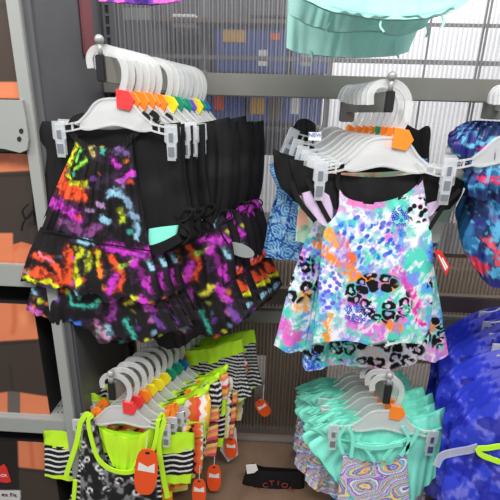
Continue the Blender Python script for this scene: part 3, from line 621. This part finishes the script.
lt, ls, lb, pa, bs, ps = leopard_top(urY), leopard_skirt(urY+.022), black_band(urY+.008), paisley(along('UR', .44).y+.01), black_short(along('UR', .34).y+.01), pastel_short(along('UR', .24).y+.01)
rb_ = rear_black(along('UR', .84).y+.01)
pu = 'on the upper right peg'
gL = ('swimsuit', 'watercolour leopard swimsuits')
L1 = (lt, 'sleeveless blue-dabbed leopard swim top, %s '+pu, *gL); L2 = (ls, 'flared leopard and watercolour swim dress, %s '+pu, *gL)
L3 = (lb, 'lilac-lined black swim bottoms, %s '+pu, 'swim bottoms', 'black swim bottoms at right'); L4 = (pa, 'blue paisley swim piece, %s '+pu, 'swimsuit', 'paisley swim pieces')
L5 = (bs, 'plain black swim bottoms, %s '+pu, 'swim bottoms', 'black swim bottoms at right'); L6 = (ps, 'peach and green pastel swim piece, %s '+pu, 'swimsuit', 'pastel swim pieces')
L7 = (rb_, 'short black swim bottoms, %s '+pu, 'swim bottoms', 'black swim bottoms at right')
tsUR = [.02, .14, .24, .34, .44, .56, .70, .84]
stack('UR', tsUR, 'ooogoooo', [[L1, L3], [L2], [L6], [L5], [L4], [L5], [L4], [L7]], 'hangers on the upper right peg', 'on the upper right peg', [0, .05, .08, .12, .16, .22, .3, .42], 1.12, tilts=[0, .02, .04, .06, .1, .16, .25, .4])
nl = P(315, 136, urY+.06)
nw = empty('paper_label', nl); tag(nw, 'small white label with blue NEW lettering on a hanger arm', 'label')
box('paper', (nl.x-.016, nl.y, nl.z-.011), (nl.x+.016, nl.y+.001, nl.z+.009), M['whitep'], nw, 0)
text('lettering', 'NEW', nl+Vector((0, -.001, .002)), .014, M['ink'], nw)
# ------------------------------------------------------------------ lower left: neon trimmed swimsuits
NE = (206, 252, 50)
def cStripe(x, y):
    c = full(x, (18, 18, 20)); s = np.sin((y+.7*np.sin(x*.3)+1.2*fbm(x, y, 14, 6))*1.2); c = mixc(c, (236, 236, 236), ss(.4, .7, s)); return c
def cSkull(x, y):
    c = full(x, (26, 26, 28)); f1, f2, ci = cells(x, y*1.2, 15, 101); n = fbm(x, y, 8, 102)
    c = mixc(c, (150, 150, 152), ss(.42, .62, n)*.8); c = mixc(c, (232, 232, 232), ss(.32, .22, f1)*(ci > .3)); c = mixc(c, (16, 16, 18), ss(.14, .09, f1))
    c = mixc(c, (30, 30, 32), ss(.5, .66, fbm(x, y, 5, 107))); side = ss(79, 78, x)+ss(150, 151, x-(y-440)*.1); st = cStripe(x, y); side = np.clip(side, 0, 1)[..., None]
    return c*(1-side)+st*side
def band(cf, y0, y1, col=NE, yb=None):
    def f(x, y):
        c = cf(x, y); c = mixc(c, col, ss(y1+1, y1, y-.06*(x-120)*0)); 
        if yb: c = mixc(c, col, ss(yb-.6, yb+.4, y))
        return c
    return f
def zig(pal, w=3.2, seed=0):
    def f(x, y):
        t = (x*.9+2.2*np.abs(((y/5.) % 2)-1)*1.4+1.5*fbm(x, y, 9, seed))/w
        i = np.floor(t).astype(int) % len(pal); P_ = np.array([lin(p) for p in pal]); return P_[i]
    return f
def hstr(pal, w=3.5, seed=0):
    def f(x, y):
        t = (y+.15*x+2.5*fbm(x, y, 12, seed))/w; i = np.floor(t).astype(int) % len(pal); P_ = np.array([lin(p) for p in pal]); return P_[i]
    return f
WH = (244, 240, 232); BK = (24, 22, 24)
cOr = zig([(244, 120, 40), WH, (252, 200, 60), BK, (240, 90, 60)], 3.4, 3); cCream = zig([(244, 226, 150), (240, 240, 220), BK, (250, 190, 70)], 3.0, 5)
cPink = hstr([(250, 130, 110), (250, 180, 90), (236, 80, 110), (120, 60, 60), (250, 214, 120)], 3.6, 6); cYel = hstr([(252, 196, 50), (244, 130, 40), (250, 230, 120), (226, 90, 40)], 6, 9)
llY = PEG['LL'][0].y+.012
def bottoms(cf, Y, name='swim_bottoms', bandc=True):
    r = proto(name, 'LL')
    cc = cf
    cloth('body', [(42, 446), (80, 448), (150, 452), (192, 450)], [(192, 450), (191, 470), (189, 486)], [(42, 478), (72, 482), (100, 484), (120, 500), (140, 488), (166, 488), (189, 491)], [(42, 446), (42, 462), (42, 478)], Y, band(cc, 0, 0, NE, 476 if bandc else None) if bandc else cc, None, r, nu=150, nv=60, thick=.009, folds=(.003, 4, 0), seed=21)
    if bandc: cloth('waistband', [(41, 431), (80, 432), (150, 436), (193, 434)], [(193, 434), (193, 452)], [(41, 448), (80, 450), (150, 454), (193, 452)], [(41, 431), (41, 448)], Y, None, M['neon'], r, nu=60, nv=10, thick=.011, folds=(.002, 4, 0), gather=0)
    else: cloth('waistband', [(41, 431), (80, 432), (150, 436), (193, 434)], [(193, 434), (193, 448)], [(41, 444), (80, 446), (150, 450), (193, 448)], [(41, 431), (41, 444)], Y, cf, None, r, nu=90, nv=10, thick=.011, folds=(.002, 4, 0), gather=0)
    return r
def tank(cf, Y, trim, name='swim_tank_top'):
    r = proto(name, 'LL')
    cloth('body', [(84, 418), (94, 424), (104, 462), (126, 474), (148, 462), (158, 424), (161, 420)], [(161, 420), (156, 440), (158, 475), (162, 520)], [(60, 520), (110, 524), (162, 520)], [(84, 418), (78, 450), (74, 480), (60, 520)], Y, cf, None, r, nu=130, nv=110, thick=.011, folds=(.0015, 3, 0), seed=25)
    ribbon('neck_trim', [(90, 418), (86, 422), (89, 440), (97, 462), (113, 473), (132, 473), (148, 458), (154, 440), (156, 422)], 4, Y-.013, trim, r, n=60)
    ribbon('arm_trim', [(78, 424), (74, 445), (66, 470), (64, 478)], 5, Y-.009, trim, r); ribbon('arm_trim', [(162, 424), (157, 445), (160, 470), (166, 500)], 5, Y-.009, trim, r)
    ribbon('strap', [(90, 420), (84, 416), (78, 424)], 5, Y-.010, trim, r, n=12); ribbon('strap', [(156, 424), (160, 416), (163, 424)], 4, Y-.010, trim, r, n=12)
    ribbon('side_stripe', [(73, 482), (70, 520)], 4, Y-.011, trim, r, n=6)
    return r
def neoninner(Y):
    r = proto('neon_crop_top', 'LL')
    cloth('body', [(91, 418), (102, 430), (124, 436), (140, 436), (154, 424)], [(154, 424), (150, 446), (138, 466)], [(108, 462), (116, 470), (126, 472), (138, 466)], [(91, 418), (98, 440), (108, 462)], Y, None, M['neon'], r, nu=50, nv=34, thick=.008, folds=(.003, 3, 1), seed=28, gather=.3)
    return r
sk = tank(cSkull, llY-.012, M['neon']); ni = neoninner(llY-.003)
nb_ = bottoms(cStripe, llY+.012); ob_ = bottoms(cOr, llY+.012, bandc=False); cb_ = bottoms(cCream, llY+.012, bandc=False); pb_ = bottoms(cPink, llY+.012, bandc=False)
def rear_neon(Y):
    r = proto('swim_bottoms', 'LL', .74)
    cloth('body', [(160, 352), (205, 356), (249, 348)], [(249, 348), (252, 374), (257, 390)], [(158, 384), (190, 400), (226, 402), (257, 394)], [(160, 352), (158, 384)], Y, band(lambda x, y: cStripe(x*1.2, y*1.5-x*.3), 0, 0, (170, 210, 50), 392), None, r, nu=110, nv=44, thick=.009, folds=(.005, 4, 0), seed=71)
    cloth('waistband', [(159, 340), (205, 344), (248, 334)], [(248, 334), (250, 350)], [(160, 356), (205, 359), (250, 351)], [(159, 340), (160, 356)], Y, None, M['neon'], r, nu=50, nv=10, thick=.012, folds=(.003, 4, 0), gather=0)
    return r
rn_ = rear_neon(along('LL', .74).y+.01)
def crop(cf, Y):
    r = proto('swim_crop_top', 'LL', .22)
    cloth('body', [(86, 396), (110, 404), (150, 408), (180, 402), (204, 392)], [(204, 392), (208, 410), (206, 432)], [(80, 420), (110, 432), (150, 440), (180, 438), (206, 434)], [(86, 396), (80, 404), (80, 420)], Y, cf, None, r, nu=120, nv=34, thick=.009, folds=(.006, 6, 0), seed=81, gather=.3)
    cloth('trim', [(84, 392), (110, 400), (150, 403), (180, 398), (206, 387)], [(206, 387), (207, 394)], [(84, 399), (110, 407), (150, 410), (180, 405), (207, 395)], [(84, 392), (84, 399)], Y, None, M['neon'], r, nu=60, nv=6, thick=.011, folds=(.005, 6, 0), seed=81, gather=0)
    return r
cY_ = along('LL', .22).y+.008
crA, crB, crC = crop(zig([(244, 90, 80), WH, (250, 190, 60), WH, (240, 120, 50)], 5, 31), cY_), crop(hstr([(250, 130, 110), WH, (240, 70, 60), (250, 200, 80)], 4, 32), cY_), crop(cStripe, cY_)
yt = tank(cYel, llY-.004, M['o'])
pl_ = 'on the lower left peg'
q1 = (nb_, 'neon-waisted striped swim bottoms, %s '+pl_, 'swim bottoms', 'neon striped swim bottoms'); q2 = (ob_, 'orange zigzag swim bottoms, %s '+pl_, 'swim bottoms', 'zigzag swim bottoms')
q3 = (cb_, 'cream and black zigzag bottoms, %s '+pl_, 'swim bottoms', 'zigzag swim bottoms'); q4 = (pb_, 'coral striped swim bottoms, %s '+pl_, 'swim bottoms', 'coral striped swim bottoms')
q5 = (rn_, 'limp neon-waisted striped swim bottoms, %s '+pl_, 'swim bottoms', 'neon striped swim bottoms')
y1 = (yt, 'yellow and orange swim tank top, %s '+pl_, 'swimsuit', 'yellow swim tank tops')
s1 = (sk, 'neon-trimmed skull print tank top, %s '+pl_, 'swimsuit', 'skull print tank tops'); n1 = (ni, 'neon yellow crop top, %s '+pl_, 'swimsuit', 'neon crop tops')
c1 = (crA, 'red, white and yellow zigzag crop top, %s '+pl_, 'swimsuit', 'striped crop tops'); c2 = (crB, 'coral and white striped crop top, %s '+pl_, 'swimsuit', 'striped crop tops'); c3 = (crC, 'black striped crop top with neon edge, %s '+pl_, 'swimsuit', 'striped crop tops')
seq = [[s1, n1, q1], [y1, q2], [y1, q1], [q3, c1], [y1, q4], [q2, c3], [y1, q1], [q3, c2], [q4], [q5, c1], [q3], [q5, c2], [q5]]
tsLL = [.02+.072*i for i in range(13)]
stack('LL', tsLL, 'rroyyyggbopgg', seq, 'hangers on the lower left peg', pl_, [0, .02, -.04, .03, -.05, .06, -.03, .05, -.06, .03, .0, .08, -.05])
# orange hang tags
def oval(cx_, cy_, rx, ry, Y, label, ang=0, hook=True):
    r = empty('hang_tag', P(cx_, cy_, Y)); tag(r, label, 'tag', 'orange hang tags')
    pts = []
    for t in np.linspace(0, 6.283, 28, endpoint=False):
        a = math.copysign(abs(math.cos(t))**.6, math.cos(t))*rx; b = math.copysign(abs(math.sin(t))**.8, math.sin(t))*ry
        pts.append((cx_+a*math.cos(ang)-b*math.sin(ang), cy_+a*math.sin(ang)+b*math.cos(ang)))
    ribbon('string', [(cx_, cy_-ry*.8), (cx_+1, cy_-ry-14)], .6, Y+.001, M['whitep'], r, n=4, th=.0004)
    plate('card', pts, Y, M['orange'], r, th=.0015, bev=.0003)
    e = lambda u, v: (cx_+u*rx*math.cos(ang)-v*ry*math.sin(ang), cy_+u*rx*math.sin(ang)+v*ry*math.cos(ang))
    plate('printed_patch', [e(-.75, -.05), e(.75, .02), e(.7, -.38), e(.1, -.22), e(-.7, -.4)], Y-.0006, M['whitep'], r, th=.0004, bev=0)
    plate('hole', [e(.22*math.cos(t), -.82+.06*math.sin(t)) for t in np.linspace(0, 6.28, 10, endpoint=False)], Y-.0006, M['dark'], r, th=.0004, bev=0)
    return r
oval(146, 472, 11.5, 23, llY-.04, 'large orange rounded hang tag on the frontmost neon trimmed top', .08)
oval(263, 408, 6, 9, 1.38, 'small orange hang tag at the right edge of the rearmost striped bottoms', -.6)
oval(231, 448, 6, 10, 1.30, 'orange hang tag below the cream swim pieces')
oval(214, 478, 7, 13, 1.18, 'orange hang tag low beside the wooden deck')
oval(199, 492, 7, 13, 1.09, 'orange hang tag lowest at the bottom of the photo, right of the striped bottoms')
o = plate('paper_tag', [(226, 424), (236, 428), (238, 455), (228, 462), (220, 450)], 1.32, M['whitep'], None, th=.001, bev=0); tag(o, 'white paper tag hanging under the cream zigzag pieces', 'tag')
# ------------------------------------------------------------------ lower right: mint swimsuits with swirls
def cSwirl(x, y):
    x = x*1.5; y = y*1.5; w = 9*fbm(x+10*fbm(x, y, 30, 7), y*1.6, 34, 201)+6*np.sin(x*.06+y*.09)+3*np.sin(y*.13-x*.05); t = (w+x*.10+y*.20)*.62
    pal = [(110, 190, 236), (244, 244, 240), (150, 110, 210), (236, 180, 226), (96, 200, 210), (250, 214, 130), (110, 130, 214), (250, 190, 110)]
    i = np.floor(t*1.3).astype(int) % len(pal); c = np.array([lin(p) for p in pal])[i]
    fr = (t*1.3) % 1; c = mixc(c, (74, 70, 150), ss(.16, .06, fr)); return mixc(c, (246, 246, 246), .7*ss(.1, .02, np.abs(fr-.55)))
lrY = PEG['LR'][0].y+.012
def mint_bottoms(Y):
    r = proto('swim_bottoms', 'LR')
    cloth('body', [(322, 424), (345, 418), (385, 424), (425, 418), (447, 408)], [(447, 408), (450, 430), (448, 456), (444, 470)], [(318, 456), (345, 490), (380, 508), (412, 500), (444, 470)], [(322, 424), (309, 431), (321, 438), (308, 447), (318, 456)], Y, None, M['mint'], r, nu=110, nv=50, thick=.011, folds=(.0055, 5, 0), seed=31, gather=.3)
    ribbon('seam', [(330, 440), (385, 446), (444, 430)], 1.5, Y-.014, M['mint'], r)
    return r
def swirl_top(Y):
    r = proto('swirl_swimsuit', 'LR')
    cloth('body', [(344, 454), (356, 462), (376, 466), (396, 462), (408, 454)], [(408, 454), (410, 480), (412, 520)], [(336, 520), (376, 524), (412, 520)], [(344, 454), (340, 485), (336, 520)], Y-.01, cSwirl, None, r, nu=140, nv=110, thick=.012, folds=(.002, 3, 0), seed=33)
    for a in ([(344, 456), (340, 440), (346, 428)], [(352, 460), (354, 440), (350, 430)], [(408, 456), (410, 440), (404, 428)], [(402, 458), (416, 440), (420, 430)]): ribbon('strap', a, 3.5, Y-.02, M['mint'], r, n=14)
    ribbon('band', [(352, 446), (376, 450), (404, 446)], 4, Y-.018, M['mint'], r, n=20)
    for a in ([(384, 462), (396, 448), (410, 440)], [(376, 464), (366, 450), (356, 440)]): ribbon('back_strap', a, 3, Y-.016, M['mint'], r, n=14)
    return r
def swirl_short(Y):
    r = proto('swirl_bottoms', 'LR')
    cloth('body', [(318, 440), (345, 450), (400, 450), (440, 440)], [(440, 440), (436, 480), (430, 520)], [(306, 492), (318, 500), (370, 520), (430, 520)], [(318, 440), (310, 466), (306, 492)], Y, cSwirl, None, r, nu=110, nv=70, thick=.007, folds=(.004, 5, 0), seed=34)
    return r
mb, st_, sh = mint_bottoms(lrY+.012), swirl_top(lrY), swirl_short(lrY+.03)
pr_ = 'on the lower right peg'
m1 = (mb, 'mint green swim bottoms, %s '+pr_, 'swim bottoms', 'mint swim bottoms'); m2 = (st_, 'pastel swirl top with mint straps, %s '+pr_, 'swimsuit', 'swirl print tops'); m3 = (sh, 'pastel swirl swim bottoms, %s '+pr_, 'swimsuit', 'swirl print pieces')
tsLR = [.03, .15, .27, .39, .51, .63, .75, .87]
stack('LR', tsLR, 'oooooooo', [[m2, m1]]+[[m3, m1] if i % 2 == 0 else [m1] for i in range(7)], 'hangers on the lower right peg', pr_, [.0, .02, -.02, .03, -.03, .02, -.02, .02], 1.08)
# ------------------------------------------------------------------ right edge: royal blue crushed suits, hangers, and blue-coral ruffled suits
PEG['BR'] = peg(575, 345, .98, 518, 268, 1.44, 'grey display peg at the right edge carrying the royal blue pieces', .05)
def cRoyal(x, y):
    n = fbm(x, y, 22, 301); n += .5*(fbm(x, y, 6, 303)-.5); c = full(x, (52, 70, 214)); c = mixc(c, (124, 128, 238), ss(.40, .60, n)); return mixc(c, (26, 32, 160), .8*ss(.5, .62, fbm(x, y, 13, 305)))
def royal(Y):
    r = proto('royal_blue_suit', 'BR')
    cloth('body', [(450, 428), (462, 412), (480, 398), (520, 382), (560, 380)], [(560, 380), (566, 470), (566, 540)], [(444, 540), (500, 546), (566, 540)], [(450, 428), (446, 460), (440, 490), (444, 540)], Y, cRoyal, None, r, nu=120, nv=110, thick=.02, folds=(.006, 3.5, 1), seed=41, gather=.4)
    return r
ry = royal(.99)
tsBR = [0, .14, .28, .42, .56, .7, .85]
stack('BR', tsBR, 'yb', [[(ry, 'royal blue marbled piece, %s in the right edge stack', 'swimsuit', 'royal blue swim pieces')] for _ in tsBR], 'hangers at the right edge', 'at the right edge', [random.uniform(-.06, .06) for _ in tsBR], .9, jit=.011)
nt = empty('neon_strap', P(478, 452, .955)); tag(nt, 'neon yellow-green looped strap on the frontmost royal blue piece', 'strap')
ribbon('loop', [(500, 446), (488, 448), (478, 449), (482, 455), (500, 462)], 5, .955, M['neon'], nt, n=20)
ht = empty('clear_hanger', P(440, 455, .96)); tag(ht, 'clear plastic hanger arm curving over the front royal blue piece', 'hanger')
ribbon('shoulder', [(436, 466), (442, 456), (456, 452), (468, 450), (478, 447)], 7, .962, M['clear'], ht, n=20, th=.002)
def cCoral(x, y):
    n = fbm(x, y, 13, 401); c = full(x, (20, 40, 92)); c = mixc(c, (28, 104, 156), ss(.42, .55, n)); c = mixc(c, (34, 30, 120), ss(.55, .66, fbm(x, y, 16, 405)))
    c = strokes(c, x, y, [([(470, 262), (482, 268)], 8, (220, 40, 60)), ([(482, 178), (500, 182)], 5, (232, 70, 120)), ([(486, 240), (500, 262)], 6, (226, 90, 110)), ([(478, 150), (490, 146)], 3, (220, 60, 140)), ([(488, 210), (498, 225)], 6, (120, 130, 190)), ([(466, 145), (500, 140)], 3, (110, 190, 226)), ([(478, 168), (500, 160)], 5, (150, 200, 230))], 4, 11, 2.0, .7, .1)
    return mixc(c, (90, 180, 220), .8*ss(.6, .66, fbm(x, y, 6, 409)))
PEG['TR'] = peg(520, 92, 1.02, 500, 94, 1.44, 'grey display peg just past the right edge carrying the blue and coral suits', .045)
def coral(Y):
    r = proto('ruffled_swimsuit', 'TR')
    cloth('body', [(474, 150), (490, 146), (530, 146), (560, 150)], [(560, 150), (562, 220), (560, 284)], [(470, 262), (478, 272), (492, 288), (520, 290), (560, 286)], [(474, 150), (470, 180), (476, 210), (464, 240), (470, 262)], Y, cCoral, M['satin'], r, nu=90, nv=110, thick=.014, folds=(.006, 5, 0), seed=43, gather=.3)
    cloth('ruffle', [(458, 136), (476, 128), (500, 126), (560, 128)], [(560, 128), (562, 150)], [(452, 152), (466, 164), (480, 156), (500, 166), (562, 160)], [(458, 136), (452, 144), (452, 152)], Y-.014, cCoral, M['satin'], r, nu=90, nv=30, thick=.01, folds=(.007, 9, 0), seed=44, gather=.3)
    cloth('ruffle', [(476, 170), (500, 164), (560, 166)], [(560, 166), (562, 190)], [(468, 196), (484, 202), (500, 194), (562, 200)], [(476, 170), (468, 184), (468, 196)], Y-.016, cCoral, M['satin'], r, nu=80, nv=26, thick=.01, folds=(.006, 8, 2), seed=45, gather=.3)
    return r
co = coral(1.05)
tsTR = [.02, .2, .38, .56, .74]
stack('TR', tsTR, 'po', [[(co, 'shiny blue and coral ruffled swimsuit, %s at the upper right edge', 'swimsuit', 'blue and coral swimsuits')] for _ in tsTR], 'hangers past the right edge', 'past the upper right edge', [.05, -.1, .08, -.06, .1])
# ------------------------------------------------------------------ top: mint shorts, purple hem
PEG['T'] = peg(380, -150, 1.0, 350, -95, 1.44, 'grey display peg above the photo carrying the pale mint shorts', .045)
pale = mat('pale_mint_fabric', (176, 226, 218), .7, bump=.1, spec=.3)
def mintskirt(Y):
    r = proto('pale_mint_shorts', 'T')
    cloth('body', [(300, -70), (380, -74), (462, -70)], [(462, -70), (468, -30), (474, -4)], [(284, -10), (300, -1), (326, 10), (352, 16), (392, 21), (430, 18), (456, 10), (474, -4)], [(300, -70), (292, -40), (284, -10)], Y, None, pale, r, nu=110, nv=50, thick=.012, folds=(.004, 4, 1), seed=51)
    ribbon('hem_seam', [(330, 6), (352, 11), (392, 16), (430, 13), (456, 5)], .9, Y-.016, M['mint'], r, n=30)
    for a in ([(382, 18), (380, 26), (384, 32)], [(442, 14), (444, 22), (441, 28)]): ribbon('drawstring', a, 2, Y-.008, pale, r, n=10)
    return r
mk = mintskirt(1.01)
def mintback(Y, d):
    r = proto('pale_mint_shorts', 'T')
    x0 = 288+d*2; 
    cloth('body', [(292, -60), (360, -64), (424, -60)], [(424, -60), (428, 0), (408, 52)], [(286, 48), (300, 53), (340, 57), (380, 56), (398, 54), (408, 51)], [(292, -60), (288, -10), (286, 48)], Y, None, pale, r, nu=100, nv=50, thick=.012, folds=(.004, 4, 3), seed=52)
    for a in ([(396, 40), (396, 52), (399, 58)], [(310, 50), (311, 58)]): ribbon('drawstring', a, 2, Y-.012, pale, r, n=10)
    return r
def mintmid(Y):
    r = proto('pale_mint_shorts', 'T')
    cloth('body', [(294, -60), (370, -66), (440, -62)], [(440, -62), (446, -10), (424, 28)], [(288, 14), (310, 26), (340, 33), (370, 31), (400, 36), (424, 28)], [(294, -60), (290, -20), (288, 14)], Y, None, pale, r, nu=100, nv=50, thick=.012, folds=(.005, 5, 2), seed=53)
    for a in ([(330, 22), (326, 30), (328, 36)], [(427, 24), (428, 32), (426, 37)]): ribbon('drawstring', a, 2, Y-.016, pale, r, n=10)
    return r
mm, mbk = mintmid(1.08), mintback(1.16, 0)
for o, w, t in ((mk, 'frontmost, with the highest hem', 0), (mm, 'middle one of three, with loose drawstrings', .15), (mbk, 'rearmost, with the lowest straight hem', .35)):
    tag(o, 'pale mint shorts at the top of the photo, '+w, 'shorts', 'pale mint shorts'); place_hanger('o', along('T', t)+Vector((0, 0, .006)), 0, 'plastic hanger above the photo holding pale mint shorts, '+w, 'hangers above the photo')
def cPur(x, y):
    c = full(x, (120, 60, 170)); c = mixc(c, (230, 110, 200), ss(.5, .6, fbm(x, y, 10, 3))); return mixc(c, (60, 40, 120), ss(.55, .65, fbm(x, y, 14, 9)))
o = cloth('purple_skirt', [(100, -60), (140, -62), (178, -60)], [(178, -60), (180, -20), (182, 2)], [(98, 1), (120, 3), (150, 5), (170, 3), (182, 2)], [(100, -60), (99, -20), (98, 1)], 1.12, cPur, None, None, nu=60, nv=40, folds=(.004, 5, 0)); tag(o, 'purple and pink patterned hem at the top left edge of the photo', 'skirt')
o = empty('red_tag', P(440, 252, urY-.03)); tag(o, 'small red tag with white stripes at the right edge of the leopard dress', 'tag')
plate('card', [(434, 251), (441, 250), (450, 267), (446, 276)], urY-.03, M['red'], o, th=.001, bev=0)
for k in (0, 1): plate('stripe', [(438+k*3.5, 255+k*3), (439.2+k*3.5, 254.6+k*3), (446.5+k*1.5, 269-k*2), (445.5+k*1.5, 271-k*2)], urY-.0306, M['whitep'], o, th=.0004, bev=0)
clean()
